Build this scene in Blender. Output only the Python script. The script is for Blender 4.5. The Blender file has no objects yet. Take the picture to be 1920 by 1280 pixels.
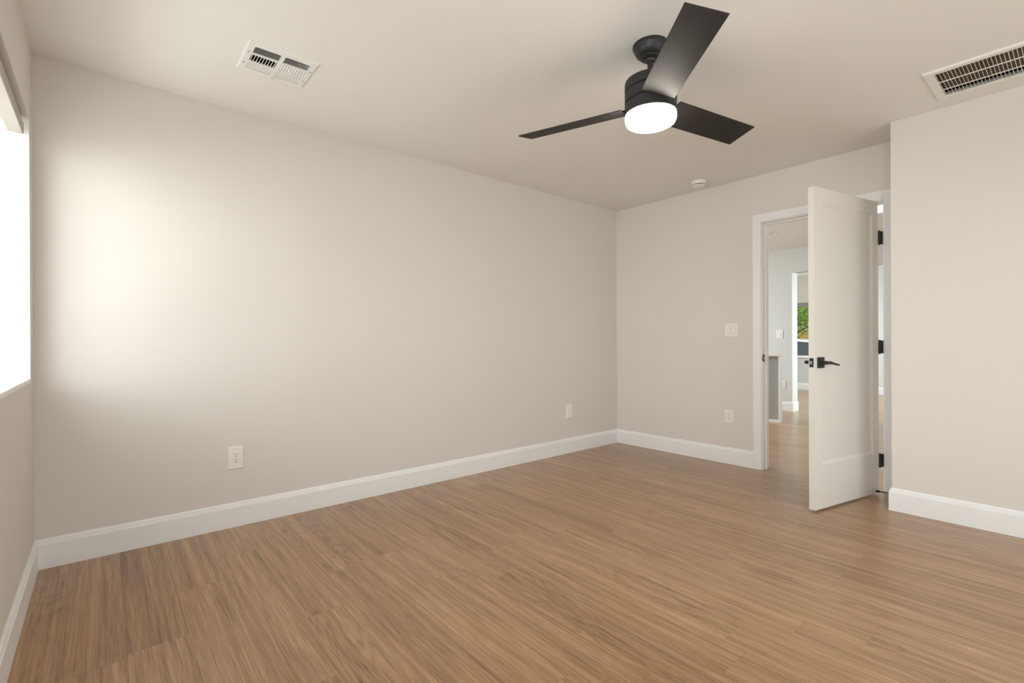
import bpy, bmesh, math, random
from mathutils import Vector, Matrix

S = bpy.context.scene
COL = S.collection
PI = math.pi

# ------------------------------------------------------------------ camera
YAW, PITCH, ROLL, EYE = 0.8700986, -0.000822, -0.004628, 1.0746868
fwd = Vector((math.cos(YAW), math.sin(YAW), 0))
rgt = Vector((math.sin(YAW), -math.cos(YAW), 0))
up = Vector((0, 0, 1))
f2 = fwd * math.cos(PITCH) + up * math.sin(PITCH)
u2 = up * math.cos(PITCH) - fwd * math.sin(PITCH)
r3 = rgt * math.cos(ROLL) + u2 * math.sin(ROLL)
u3 = u2 * math.cos(ROLL) - rgt * math.sin(ROLL)
cam_data = bpy.data.cameras.new('camera')
cam_data.sensor_width = 36.0
cam_data.lens = 910.46 / 1920 * 36.0
cam_data.clip_start = 0.02
cam = bpy.data.objects.new('camera', cam_data)
M4 = Matrix((r3, u3, -f2)).transposed().to_4x4()
M4.translation = Vector((0, 0, EYE))
cam.matrix_world = M4
COL.objects.link(cam)
S.camera = cam

# ------------------------------------------------------------------ world, sun, window daylight, exposure
S.view_settings.view_transform = 'Standard'
S.view_settings.look = 'None'
S.view_settings.gamma = 1.0
S.view_settings.use_curve_mapping = False
S.view_settings.exposure = -0.04
S.cycles.max_bounces = 14
S.cycles.diffuse_bounces = 8
S.cycles.glossy_bounces = 6
S.cycles.transparent_max_bounces = 12
S.cycles.use_denoising = True
S.cycles.sample_clamp_indirect = 4.0
S.cycles.caustics_reflective = False
S.cycles.caustics_refractive = False

w = bpy.data.worlds.new('daylight'); S.world = w; w.use_nodes = True
bg = w.node_tree.nodes['Background']
bg.inputs['Color'].default_value = (0.96, 0.98, 1.0, 1)
bg.inputs['Strength'].default_value = 1.42

def light(name, kind, loc, target, power, color=(1, 1, 1), size=1, size_y=None, angle=None):
    d = bpy.data.lights.new(name, kind)
    d.energy = power; d.color = color
    if kind == 'AREA':
        d.shape = 'RECTANGLE' if size_y else 'DISK'
        d.size = size
        if size_y: d.size_y = size_y
    elif kind == 'SUN':
        d.angle = angle or 0.01
    else:
        d.shadow_soft_size = size
    o = bpy.data.objects.new(name, d)
    o.location = loc
    o.rotation_euler = (Vector(target) - Vector(loc)).to_track_quat('-Z', 'Y').to_euler()
    COL.objects.link(o)
    return o

light('sun', 'SUN', (14, -10, 20), (15.5, 0, 0), 3.4, (1.0, 0.95, 0.88), angle=0.02)
# daylight pouring through the bedroom window: bright sky above, sunlit ground below
light('sky_daylight', 'AREA', (-2.3, -0.8, 2.2), (-0.3, 2.2, 1.6), 122, (1.0, 0.96, 1.0), 3.6, 2.4)
light('window_daylight', 'AREA', (-0.60, 1.90, 1.50), (0, 1.90, 1.50), 26, (0.98, 0.97, 1.0), 2.5, 1.5)
light('ground_bounce', 'AREA', (-2.8, 4.6, -0.34), (-2.8, 4.6, 3), 185, (0.92, 0.96, 1.0), 1.6, 7.0)
light('west_daylight', 'AREA', (-3.8, 2.2, 1.9), (0, 2.35, 1.6), 215, (1.0, 0.98, 0.97), 3.2, 2.6)
light('near_window_fill', 'AREA', (-0.85, -0.2, 1.15), (0, -0.2, 1.4), 64, (0.97, 0.98, 1.0), 1.9, 1.4)  # fill lamp outside the added window beside the camera
# fill lamps outside added, unseen openings: patio door, kitchen and living room side windows
light('rear_window_fill', 'AREA', (1.75, -2.7, 1.5), (1.75, 0, 1.5), 112, (0.9, 0.95, 1.0), 4.6, 3.4)
light('kitchen_fill', 'AREA', (6.0, 6.4, 1.9), (6.0, 3.0, 1.2), 345, (0.93, 0.97, 1.0), 2.0, 1.1)
light('living_fill', 'AREA', (9.8, -0.5, 1.9), (9.8, 3.0, 0.9), 430, (0.86, 0.95, 1.0), 2.0, 1.3)

# ------------------------------------------------------------------ helpers
def tag(o, label=None, cat=None, group=None, kind=None):
    if label: o['label'] = label
    if cat: o['category'] = cat
    if group: o['group'] = group
    if kind: o['kind'] = kind
    return o

def empty(name, loc=(0, 0, 0), rz=0.0):
    o = bpy.data.objects.new(name, None)
    o.empty_display_size = 0.05
    o.location = loc; o.rotation_euler = (0, 0, rz)
    COL.objects.link(o)
    return o

def build(name, bm, mat, parent=None, smooth=False, bevel=0.0, loc=None, rot=None, seg=2):
    bmesh.ops.recalc_face_normals(bm, faces=bm.faces[:])
    me = bpy.data.meshes.new(name)
    bm.to_mesh(me); bm.free()
    mats = mat if isinstance(mat, (list, tuple)) else [mat]
    for m in mats: me.materials.append(m)
    if smooth:
        me.polygons.foreach_set('use_smooth', [True] * len(me.polygons))
        me.set_sharp_from_angle(angle=math.radians(35))
    o = bpy.data.objects.new(name, me)
    COL.objects.link(o)
    if parent: o.parent = parent
    if loc: o.location = loc
    if rot: o.rotation_euler = rot
    if bevel:
        md = o.modifiers.new('bevel', 'BEVEL')
        md.width = bevel; md.segments = seg; md.limit_method = 'ANGLE'
        md.angle_limit = math.radians(40)
    return o

def B(): return bmesh.new()

def box(bm, x0, x1, y0, y1, z0, z1, mi=0, M=None):
    vs = [bm.verts.new(Vector(c)) for c in ((x0, y0, z0), (x1, y0, z0), (x1, y1, z0), (x0, y1, z0),
                                            (x0, y0, z1), (x1, y0, z1), (x1, y1, z1), (x0, y1, z1))]
    if M is not None:
        for v in vs: v.co = M @ v.co
    for f in ((0, 3, 2, 1), (4, 5, 6, 7), (0, 1, 5, 4), (1, 2, 6, 5), (2, 3, 7, 6), (3, 0, 4, 7)):
        fc = bm.faces.new([vs[i] for i in f]); fc.material_index = mi
    return vs

def lathe(bm, prof, c=(0, 0, 0), n=48, M=None, mi=0, close=True):
    """revolve (r, z) pairs about the vertical through c"""
    rings = []
    for r, z in prof:
        if r < 1e-6:
            rings.append([bm.verts.new(Vector((c[0], c[1], c[2] + z)))])
        else:
            rings.append([bm.verts.new(Vector((c[0] + r * math.cos(2 * PI * i / n), c[1] + r * math.sin(2 * PI * i / n), c[2] + z))) for i in range(n)])
    allv = [v for rg in rings for v in rg]
    for a, b in zip(rings, rings[1:]):
        for i in range(n):
            j = (i + 1) % n
            if len(a) == 1 and len(b) == 1: continue
            if len(a) == 1: f = bm.faces.new((a[0], b[j], b[i]))
            elif len(b) == 1: f = bm.faces.new((a[i], a[j], b[0]))
            else: f = bm.faces.new((a[i], a[j], b[j], b[i]))
            f.material_index = mi
    if close:
        for rg in (rings[0], rings[-1]):
            if len(rg) > 2:
                f = bm.faces.new(rg); f.material_index = mi
    if M is not None:
        for v in allv: v.co = M @ v.co
    return allv

def tube(bm, a, b, r0, r1=None, n=16):
    a, b = Vector(a), Vector(b); d = b - a
    q = d.to_track_quat('Z', 'Y').to_matrix().to_4x4(); q.translation = a
    lathe(bm, [(r0, 0), (r1 if r1 is not None else r0, d.length)], n=n, M=q)

def sweep(bm, prof, p0, p1, n):
    """extrude a (out, z) profile along the wall from p0 to p1; n is the outward normal"""
    n = Vector(n)
    ra = [bm.verts.new(Vector(p0) + n * a + Vector((0, 0, z))) for a, z in prof]
    rb = [bm.verts.new(Vector(p1) + n * a + Vector((0, 0, z))) for a, z in prof]
    k = len(prof)
    for i in range(k):
        j = (i + 1) % k
        bm.faces.new((ra[i], ra[j], rb[j], rb[i]))
    bm.faces.new(ra); bm.faces.new(rb)

def miter_sweep(bm, prof, pts):
    """profile (out, z) swept along a plan polyline; out is to the left of travel; corners mitred"""
    P = [Vector((x, y, 0)) for x, y in pts]
    rings = []
    for i, p in enumerate(P):
        d0 = (P[i] - P[i - 1]).normalized() if i else None
        d1 = (P[i + 1] - P[i]).normalized() if i < len(P) - 1 else None
        nn = lambda d: Vector((-d.y, d.x, 0))
        if d0 is None: m = nn(d1)
        elif d1 is None: m = nn(d0)
        else:
            a, b = nn(d0), nn(d1)
            m = (a + b); m = m / m.dot(a)
        rings.append([bm.verts.new(p + m * a + Vector((0, 0, z))) for a, z in prof])
    k = len(prof)
    for ra, rb in zip(rings, rings[1:]):
        for i in range(k):
            j = (i + 1) % k
            bm.faces.new((ra[i], ra[j], rb[j], rb[i]))
    bm.faces.new(rings[0]); bm.faces.new(rings[-1])

def slab(bm, x0, x1, y0, y1, z0, z1, holes):
    """solid slab with rectangular through holes (hx0, hx1, hy0, hy1)"""
    xs = sorted({x0, x1, *[h[0] for h in holes], *[h[1] for h in holes]})
    ys = sorted({y0, y1, *[h[2] for h in holes], *[h[3] for h in holes]})
    solid = lambda i, j: 0 <= i < len(xs) - 1 and 0 <= j < len(ys) - 1 and not any(
        h[0] - 1e-6 <= xs[i] and xs[i + 1] <= h[1] + 1e-6 and h[2] - 1e-6 <= ys[j] and ys[j + 1] <= h[3] + 1e-6 for h in holes)
    V = {}
    def v(i, j, z):
        if (i, j, z) not in V: V[(i, j, z)] = bm.verts.new((xs[i], ys[j], z))
        return V[(i, j, z)]
    for i in range(len(xs) - 1):
        for j in range(len(ys) - 1):
            if not solid(i, j): continue
            for z in (z0, z1):
                bm.faces.new((v(i, j, z), v(i + 1, j, z), v(i + 1, j + 1, z), v(i, j + 1, z)))
            for (di, dj, a, b) in ((-1, 0, (i, j), (i, j + 1)), (1, 0, (i + 1, j), (i + 1, j + 1)), (0, -1, (i, j), (i + 1, j)), (0, 1, (i, j + 1), (i + 1, j + 1))):
                if not solid(i + di, j + dj):
                    bm.faces.new((v(*a, z0), v(*b, z0), v(*b, z1), v(*a, z1)))

# ------------------------------------------------------------------ materials
def nodes(name):
    m = bpy.data.materials.new(name); m.use_nodes = True
    nt = m.node_tree
    return m, nt, nt.nodes['Principled BSDF']

def plain(name, col, rough=0.5, metal=0.0, spec=0.5, bump=0.0, scale=300.0, vary=0.0):
    m, nt, b = nodes(name)
    b.inputs['Base Color'].default_value = (*col, 1)
    b.inputs['Roughness'].default_value = rough
    b.inputs['Metallic'].default_value = metal
    b.inputs['Specular IOR Level'].default_value = spec
    if bump or vary:
        tc = nt.nodes.new('ShaderNodeTexCoord')
        no = nt.nodes.new('ShaderNodeTexNoise')
        no.inputs['Scale'].default_value = scale; no.inputs['Detail'].default_value = 3
        nt.links.new(tc.outputs['Object'], no.inputs['Vector'])
        if bump:
            bp = nt.nodes.new('ShaderNodeBump')
            bp.inputs['Strength'].default_value = bump; bp.inputs['Distance'].default_value = 0.002
            nt.links.new(no.outputs['Fac'], bp.inputs['Height'])
            nt.links.new(bp.outputs['Normal'], b.inputs['Normal'])
        if vary:
            mx = nt.nodes.new('ShaderNodeMix'); mx.data_type = 'RGBA'
            mx.inputs['A'].default_value = (*[c * (1 - vary) for c in col], 1)
            mx.inputs['B'].default_value = (*[min(1, c * (1 + vary)) for c in col], 1)
            nt.links.new(no.outputs['Fac'], mx.inputs['Factor'])
            nt.links.new(mx.outputs['Result'], b.inputs['Base Color'])
    return m

def emitter(name, col, strength):
    m, nt, b = nodes(name)
    b.inputs['Base Color'].default_value = (0.9, 0.88, 0.84, 1)
    b.inputs['Roughness'].default_value = 0.3
    b.inputs['Emission Color'].default_value = (*col, 1)
    b.inputs['Emission Strength'].default_value = strength
    return m

def glass(name, tint=(0.95, 0.98, 0.97)):
    m, nt, b = nodes(name)
    nt.nodes.remove(b)
    out = nt.nodes['Material Output']
    tr = nt.nodes.new('ShaderNodeBsdfTransparent'); tr.inputs['Color'].default_value = (*tint, 1)
    gl = nt.nodes.new('ShaderNodeBsdfGlossy'); gl.inputs['Roughness'].default_value = 0.02
    fr = nt.nodes.new('ShaderNodeFresnel'); fr.inputs['IOR'].default_value = 1.35
    mx = nt.nodes.new('ShaderNodeMixShader')
    ge = nt.nodes.new('ShaderNodeNewGeometry')          # only the entry face reflects
    inv = nt.nodes.new('ShaderNodeMath'); inv.operation = 'SUBTRACT'; inv.inputs[0].default_value = 1.0
    mu = nt.nodes.new('ShaderNodeMath'); mu.operation = 'MULTIPLY'
    nt.links.new(ge.outputs['Backfacing'], inv.inputs[1])
    nt.links.new(fr.outputs[0], mu.inputs[0]); nt.links.new(inv.outputs[0], mu.inputs[1])
    nt.links.new(mu.outputs[0], mx.inputs[0]); nt.links.new(tr.outputs[0], mx.inputs[1]); nt.links.new(gl.outputs[0], mx.inputs[2])
    nt.links.new(mx.outputs[0], out.inputs['Surface'])
    return m

WALL = plain('wall_paint', (0.68, 0.645, 0.605), 0.75, spec=0.25, bump=0.12, scale=140)
HALLWALL = plain('hall_paint', (0.63, 0.62, 0.605), 0.75, spec=0.25, bump=0.1, scale=140)
CEIL = plain('ceiling_paint', (0.79, 0.775, 0.75), 0.85, spec=0.2, bump=0.15, scale=110)
TRIM = plain('white_trim', (0.81, 0.81, 0.81), 0.38, spec=0.4)
REVEAL = plain('window_reveal_paint', (0.80, 0.79, 0.77), 0.6, spec=0.3)
DOORW = plain('door_paint', (0.75, 0.72, 0.68), 0.42, spec=0.4)
VENTW = plain('vent_enamel', (0.78, 0.78, 0.75), 0.4, spec=0.4)
DUCT = plain('dark_duct', (0.10, 0.10, 0.105), 0.8)
DUCTB = plain('dusty_filter', (0.17, 0.135, 0.10), 0.9, bump=0.4, scale=200)
PLAST = plain('white_plastic', (0.80, 0.77, 0.72), 0.35, spec=0.45)
SLOT = plain('dark_slot', (0.03, 0.028, 0.025), 0.7)
BLACK = plain('matte_black_metal', (0.018, 0.017, 0.0165), 0.45, spec=0.4, bump=0.05, scale=500)
BLADE = plain('black_blade_veneer', (0.020, 0.0175, 0.016), 0.60, spec=0.32, bump=0.12, scale=260)
STEEL = plain('brushed_steel', (0.6, 0.6, 0.6), 0.3, metal=1.0)
RUBBER = plain('black_rubber', (0.02, 0.02, 0.02), 0.8)
LAMP = emitter('lit_opal_glass', (1.0, 0.93, 0.82), 34)
HALLLAMP = emitter('lit_hall_diffuser', (1.0, 0.97, 0.92), 28.0)
DULLAMP = plain('unlit_diffuser', (0.7, 0.7, 0.68), 0.5)
CASS = plain('shade_cassette_cream', (0.43, 0.395, 0.345), 0.5)
SHADE = plain('shade_fabric', (0.72, 0.68, 0.64), 0.85, bump=0.2, scale=900)
GREYM = plain('grey_hem_metal', (0.32, 0.31, 0.30), 0.45, metal=0.4)
ISLG = plain('grey_cabinet_paint', (0.30, 0.295, 0.29), 0.55)
QUARTZ = plain('white_quartz', (0.80, 0.79, 0.78), 0.25, vary=0.03, scale=6)
VINYL = plain('white_vinyl', (0.82, 0.82, 0.81), 0.4)
PANE = glass('window_glass')
CARW = plain('white_car_paint', (0.55, 0.60, 0.66), 0.2, spec=0.6)
CARG = plain('dark_car_glass', (0.012, 0.02, 0.026), 0.05, spec=0.9)
TYRE = plain('tyre_rubber', (0.015, 0.015, 0.016), 0.85)
BARK = plain('tree_bark', (0.12, 0.085, 0.06), 0.9, bump=0.8, scale=30, vary=0.3)
GROUND = plain('gravel_ground', (0.42, 0.37, 0.31), 0.95, bump=0.6, scale=40, vary=0.25)
STUCCO = plain('exterior_stucco', (0.5, 0.45, 0.38), 0.9)

def translucent(m, col, fac):
    nt = m.node_tree; b = nt.nodes['Principled BSDF']; out = nt.nodes['Material Output']
    t = nt.nodes.new('ShaderNodeBsdfTranslucent'); t.inputs['Color'].default_value = (*col, 1)
    mx = nt.nodes.new('ShaderNodeMixShader'); mx.inputs[0].default_value = fac
    nt.links.new(b.outputs[0], mx.inputs[1]); nt.links.new(t.outputs[0], mx.inputs[2]); nt.links.new(mx.outputs[0], out.inputs['Surface'])
translucent(SHADE, (0.86, 0.82, 0.79), 0.55)

def leaf_mat():
    m, nt, b = nodes('green_leaves')
    oi = nt.nodes.new('ShaderNodeTexCoord'); no = nt.nodes.new('ShaderNodeTexNoise')
    no.inputs['Scale'].default_value = 3.5
    cr = nt.nodes.new('ShaderNodeValToRGB')
    cr.color_ramp.elements[0].position = 0.35; cr.color_ramp.elements[0].color = (0.15, 0.30, 0.06, 1)
    cr.color_ramp.elements[1].position = 0.65; cr.color_ramp.elements[1].color = (0.42, 0.60, 0.17, 1)
    nt.links.new(oi.outputs['Object'], no.inputs['Vector']); nt.links.new(no.outputs['Fac'], cr.inputs['Fac'])
    nt.links.new(cr.outputs['Color'], b.inputs['Base Color'])
    b.inputs['Roughness'].default_value = 0.55
    translucent(m, (0.45, 0.62, 0.12), 0.4)
    return m
LEAF = leaf_mat()

def fence_mat():
    m, nt, b = nodes('orange_cedar')
    tc = nt.nodes.new('ShaderNodeTexCoord'); mp = nt.nodes.new('ShaderNodeMapping')
    mp.inputs['Scale'].default_value = (12, 12, 1.2)
    no = nt.nodes.new('ShaderNodeTexNoise'); no.inputs['Scale'].default_value = 2.0; no.inputs['Detail'].default_value = 5
    cr = nt.nodes.new('ShaderNodeValToRGB')
    cr.color_ramp.elements[0].position = 0.3; cr.color_ramp.elements[0].color = (0.50, 0.25, 0.09, 1)
    cr.color_ramp.elements[1].position = 0.7; cr.color_ramp.elements[1].color = (0.72, 0.42, 0.18, 1)
    for a, c in ((tc.outputs['Object'], mp.inputs['Vector']), (mp.outputs[0], no.inputs['Vector']), (no.outputs['Fac'], cr.inputs['Fac']), (cr.outputs['Color'], b.inputs['Base Color'])):
        nt.links.new(a, c)
    b.inputs['Roughness'].default_value = 0.8
    return m
CEDAR = fence_mat()

def floor_mat():
    """oak-look vinyl planks running along Y, 0.181 m wide and 1.22 m long, staggered"""
    m, nt, b = nodes('oak_vinyl_planks')
    N, L = nt.nodes, nt.links
    def mth(op, a, c=None, d=None):
        n = N.new('ShaderNodeMath'); n.operation = op
        for i, val in enumerate((a, c, d)):
            if val is None: continue
            if isinstance(val, (int, float)): n.inputs[i].default_value = val
            else: L.new(val, n.inputs[i])
        return n.outputs[0]
    def rnd(vec_x, vec_y=None):
        n = N.new('ShaderNodeTexWhiteNoise'); n.noise_dimensions = '2D'
        c = N.new('ShaderNodeCombineXYZ')
        L.new(vec_x, c.inputs[0])
        if vec_y is not None: L.new(vec_y, c.inputs[1])
        L.new(c.outputs[0], n.inputs['Vector'])
        return n.outputs['Value']
    def noise(x, y, z, scale, detail, rough=0.5, dist=0.0):
        c = N.new('ShaderNodeCombineXYZ')
        for i, val in enumerate((x, y, z)):
            if isinstance(val, (int, float)): c.inputs[i].default_value = val
            else: L.new(val, c.inputs[i])
        n = N.new('ShaderNodeTexNoise')
        n.inputs['Scale'].default_value = scale; n.inputs['Detail'].default_value = detail
        n.inputs['Roughness'].default_value = rough; n.inputs['Distortion'].default_value = dist
        L.new(c.outputs[0], n.inputs['Vector'])
        return n.outputs['Fac']
    tc = N.new('ShaderNodeTexCoord'); sx = N.new('ShaderNodeSeparateXYZ')
    L.new(tc.outputs['Object'], sx.inputs[0])
    X, Y = sx.outputs[0], sx.outputs[1]
    PW, PL = 0.181, 1.22
    u = mth('DIVIDE', mth('ADD', X, 20.03), PW)
    row = mth('FLOOR', u); fu = mth('FRACT', u)
    off = rnd(row)
    v = mth('ADD', mth('DIVIDE', mth('ADD', Y, 20.0), PL), off)
    pl = mth('FLOOR', v); fv = mth('FRACT', v)
    pr = rnd(row, pl)                        # one random number per plank
    pr2 = rnd(mth('ADD', row, 31.7), pl)
    zoff = mth('MULTIPLY', pr, 37.0)
    # broad figure: contours of a stretched noise make cathedral rings, in patches only
    big = noise(mth('MULTIPLY', X, 4.6), mth('MULTIPLY', Y, 0.7), zoff, 1.0, 3.0, 0.5, 0.8)
    ring = mth('MULTIPLY_ADD', mth('SINE', mth('MULTIPLY', big, 95.0)), 0.5, 0.5)
    ring = mth('POWER', ring, 2.6)
    patch = noise(mth('MULTIPLY', X, 2.6), mth('MULTIPLY', Y, 0.8), mth('ADD', zoff, 5.0), 1.0, 1.0)
    mask = N.new('ShaderNodeMapRange'); mask.interpolation_type = 'SMOOTHSTEP'
    mask.inputs['From Min'].default_value = 0.44; mask.inputs['From Max'].default_value = 0.68
    mask.inputs['To Min'].default_value = 0.18; mask.inputs['To Max'].default_value = 1.0
    L.new(patch, mask.inputs['Value'])
    # streaks and fine pores along the plank
    streak = noise(mth('MULTIPLY', X, 34.0), mth('MULTIPLY', Y, 0.75), zoff, 1.0, 5.0, 0.62, 0.5)
    fine = noise(mth('MULTIPLY', X, 230.0), mth('MULTIPLY', Y, 5.0), zoff, 1.0, 3.0, 0.7)
    # sparse small knots
    kc = N.new('ShaderNodeCombineXYZ')
    L.new(mth('MULTIPLY', X, 3.6), kc.inputs[0]); L.new(mth('MULTIPLY', Y, 1.5), kc.inputs[1]); L.new(zoff, kc.inputs[2])
    vo = N.new('ShaderNodeTexVoronoi'); vo.inputs['Scale'].default_value = 1.0; L.new(kc.outputs[0], vo.inputs['Vector'])
    knot = N.new('ShaderNodeMapRange'); knot.interpolation_type = 'SMOOTHSTEP'
    knot.inputs['From Min'].default_value = 0.012; knot.inputs['From Max'].default_value = 0.06
    knot.inputs['To Min'].default_value = 0.30; knot.inputs['To Max'].default_value = 0.0
    L.new(vo.outputs['Distance'], knot.inputs['Value'])
    t = mth('MULTIPLY_ADD', mth('SUBTRACT', streak, 0.5), 0.85, 0.53)
    t = mth('MULTIPLY_ADD', mth('SUBTRACT', fine, 0.5), 0.9, t)
    t = mth('MULTIPLY_ADD', mth('MULTIPLY', ring, mask.outputs[0]), -0.13, t)
    t = mth('SUBTRACT', t, knot.outputs[0])
    t = mth('MULTIPLY_ADD', mth('SUBTRACT', pr2, 0.5), 0.08, t)
    cr = N.new('ShaderNodeValToRGB')
    e = cr.color_ramp.elements
    e[0].position = 0.22; e[0].color = FLOOR_COLS[0]
    e[1].position = 0.85; e[1].color = FLOOR_COLS[2]
    mid = e.new(0.52); mid.color = FLOOR_COLS[1]
    L.new(t, cr.inputs['Fac'])
    # micro seams between planks
    eu = mth('MINIMUM', fu, mth('SUBTRACT', 1.0, fu)); ev = mth('MINIMUM', fv, mth('SUBTRACT', 1.0, fv))
    seam = mth('MAXIMUM', mth('LESS_THAN', eu, 0.0045), mth('LESS_THAN', ev, 0.0009))
    mx = N.new('ShaderNodeMix'); mx.data_type = 'RGBA'
    mx.inputs['B'].default_value = (0.11, 0.062, 0.033, 1)
    L.new(mth('MULTIPLY', seam, 0.25), mx.inputs['Factor']); L.new(cr.outputs['Color'], mx.inputs['A'])
    L.new(mx.outputs['Result'], b.inputs['Base Color'])
    b.inputs['Roughness'].default_value = 0.36
    rr = mth('MULTIPLY_ADD', fine, 0.16, 0.26); L.new(rr, b.inputs['Roughness'])
    b.inputs['Specular IOR Level'].default_value = 0.43
    b.inputs['Coat Weight'].default_value = 0.35; b.inputs['Coat Roughness'].default_value = 0.2
    bp = N.new('ShaderNodeBump'); bp.inputs['Strength'].default_value = 0.22; bp.inputs['Distance'].default_value = 0.001
    L.new(mth('SUBTRACT', fine, seam), bp.inputs['Height']); L.new(bp.outputs['Normal'], b.inputs['Normal'])
    return m
FLOOR_COLS = ((0.158, 0.080, 0.035, 1), (0.345, 0.193, 0.094, 1), (0.535, 0.328, 0.182, 1))
FLOORM = floor_mat()

# ------------------------------------------------------------------ room shell
H = 2.44
XW, XE, XC = -0.25, 4.168, 3.80           # window wall, door wall, closet wall
YN, YS, YC = 3.219, -1.2, 0.798           # long wall, wall behind camera, closet corner
DY0, DY1, DZ = 0.905, 1.745, 2.05         # rough door opening
WY0, WY1, WZ0, WZ1 = 1.82, 3.10, 0.915, 2.09   # bedroom window opening
XP, XF = 7.90, 11.5                       # passage wall, street wall

def structure(name, bm, mat, bevel=0.0, seg=2, **k):
    o = build(name, bm, mat, bevel=bevel, seg=seg, **k)
    o['kind'] = 'structure'
    return o

b = B(); box(b, -0.43, 11.65, -1.32, 5.65, -0.12, 0); structure('floor', b, FLOORM)
VENT = (0.543, 0.789, 2.462, 2.676)       # hole of the supply register
GRIL = (3.283, 3.618, -0.22, 0.512)       # hole of the return grille
b = B(); slab(b, -0.43, 8.10, -1.32, 5.65, H, H + 0.12, [VENT, GRIL]); structure('ceiling', b, CEIL)
b = B(); box(b, 8.10, 11.65, 0.40, 5.65, 2.80, 2.92); structure('ceiling_living', b, CEIL)

b = B(); box(b, -0.43, 4.168, YN, YN + 0.12, 0, H); structure('wall_north', b, WALL)
b = B()
box(b, XE, XE + 0.12, YC - 0.2, DY0, 0, H); box(b, XE, XE + 0.12, DY1, 5.5, 0, H); box(b, XE, XE + 0.12, DY0, DY1, DZ, H)
bmesh.ops.remove_doubles(b, verts=b.verts[:], dist=1e-5)
structure('wall_east', b, WALL)
b = B(); box(b, XC, XE, YS, YC, 0, H); structure('wall_closet', b, WALL)
def window_wall_x(name, x0, x1, y0, y1, h, wx0, wx1, wz0, wz1, mat):
    b = B()
    box(b, x0, wx0, y0, y1, 0, h); box(b, wx1, x1, y0, y1, 0, h); box(b, wx0, wx1, y0, y1, 0, wz0); box(b, wx0, wx1, y0, y1, wz1, h)
    bmesh.ops.remove_doubles(b, verts=b.verts[:], dist=1e-5)
    return structure(name, b, mat)
window_wall_x('wall_south', -0.43, XE, YS - 0.12, YS, H, 0.5, 3.2, 0.03, 2.09, WALL)  # opening cut for the added patio door, lets fill light in
b = B()
NY0, NY1 = -0.95, 0.85                    # opening of an added, unseen window beside the camera, for fill
box(b, -0.43, XW, YS, NY0, 0, H); box(b, -0.43, XW, NY1, WY0, 0, H); box(b, -0.43, XW, WY1, YN, 0, H)
box(b, -0.43, XW, NY0, NY1, 0, WZ0 - 0.02); box(b, -0.43, XW, NY0, NY1, WZ1, H)
box(b, -0.43, XW, WY0, WY1, 0, WZ0 - 0.02); box(b, -0.43, XW, WY0, WY1, WZ1, H)
bmesh.ops.remove_doubles(b, verts=b.verts[:], dist=1e-5)
structure('wall_west', b, WALL)
# great room beyond the door
window_wall_x('wall_kitchen', XE + 0.12, 11.65, 5.50, 5.65, 2.80, 5.0, 7.0, 1.0, 2.1, HALLWALL)
window_wall_x('wall_hall', XE + 0.12, 11.65, 0.40, 0.55, 2.80, 8.8, 10.8, 0.9, 2.2, HALLWALL)
PY = 2.855
b = B()
box(b, XP, XP + 0.20, PY, 5.50, 0, H); box(b, XP, XP + 0.20, 0.55, PY, 2.085, H)
bmesh.ops.remove_doubles(b, verts=b.verts[:], dist=1e-5)
structure('wall_passage', b, HALLWALL)
b = B(); box(b, 8.10, 8.22, 0.55, 5.50, H, 2.80); structure('wall_living', b, HALLWALL)
SY0, SY1, SZ0, SZ1 = 2.95, 4.45, 0.685, 2.58
b = B()
box(b, XF, XF + 0.15, 0.55, SY0, 0, 2.80); box(b, XF, XF + 0.15, SY1, 5.5, 0, 2.80)
box(b, XF, XF + 0.15, SY0, SY1, 0, SZ0); box(b, XF, XF + 0.15, SY0, SY1, SZ1, 2.80)
bmesh.ops.remove_doubles(b, verts=b.verts[:], dist=1e-5)
structure('wall_street', b, HALLWALL)

# baseboards
T = 0.014
BP = [(0, 0), (T, 0), (T, 0.114), (T * .82, 0.117), (T * .82, 0.121), (T * .60, 0.127), (T * .60, 0.131), (T * .3, 0.137), (T * .2, 0.141), (0, 0.141)]
def base(name, pts, label=None):
    b = B(); miter_sweep(b, BP, pts); o = structure(name, b, TRIM)
    return o
e = 0.0
base('baseboard_north', [(XE, YN), (XW, YN)])
base('baseboard_east', [(XE, 1.8045), (XE, YN - T)])
base('baseboard_west', [(XW, YN - T), (XW, YS)])
base('baseboard_closet', [(XC, YS), (XC, YC), (XE - 0.0, YC)])
base('baseboard_south', [(XW + T, YS), (0.5, YS)])
base('baseboard_passage', [(XP + 0.20, PY), (XP, PY), (XP, 5.5)])
base('baseboard_street', [(XF, 0.55), (XF, 5.5)])

# bedroom window: sill, frame, sash bars and panes, all in the depth of the wall
win = empty('window_1', (XW - 0.1, (WY0 + WY1) / 2, WZ0))
tag(win, 'white framed bedroom window in the left wall below the roller shade', 'window', kind='structure')
def local(bm, o): bmesh.ops.translate(bm, verts=bm.verts[:], vec=-Vector(o.location)); return bm
b = B(); t = 0.03
for r in ((WY0, WY0 + t, WZ0, WZ1), (WY1 - t, WY1, WZ0, WZ1), (WY0 + t, WY1 - t, WZ0, WZ0 + t), (WY0 + t, WY1 - t, WZ1 - t, WZ1), ((WY0 + WY1) / 2 - .03, (WY0 + WY1) / 2 + .03, WZ0 + t, WZ1 - t)):
    box(b, -0.425, -0.385, *r)
build('window_frame', local(b, win), VINYL, win, bevel=0.004)
for y0, y1 in ((WY0 + t, (WY0 + WY1) / 2 - .03), ((WY0 + WY1) / 2 + .03, WY1 - t)):
    b = B(); box(b, -0.408, -0.402, y0, y1, WZ0 + t, WZ1 - t); build('pane', local(b, win), PANE, win)
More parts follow.
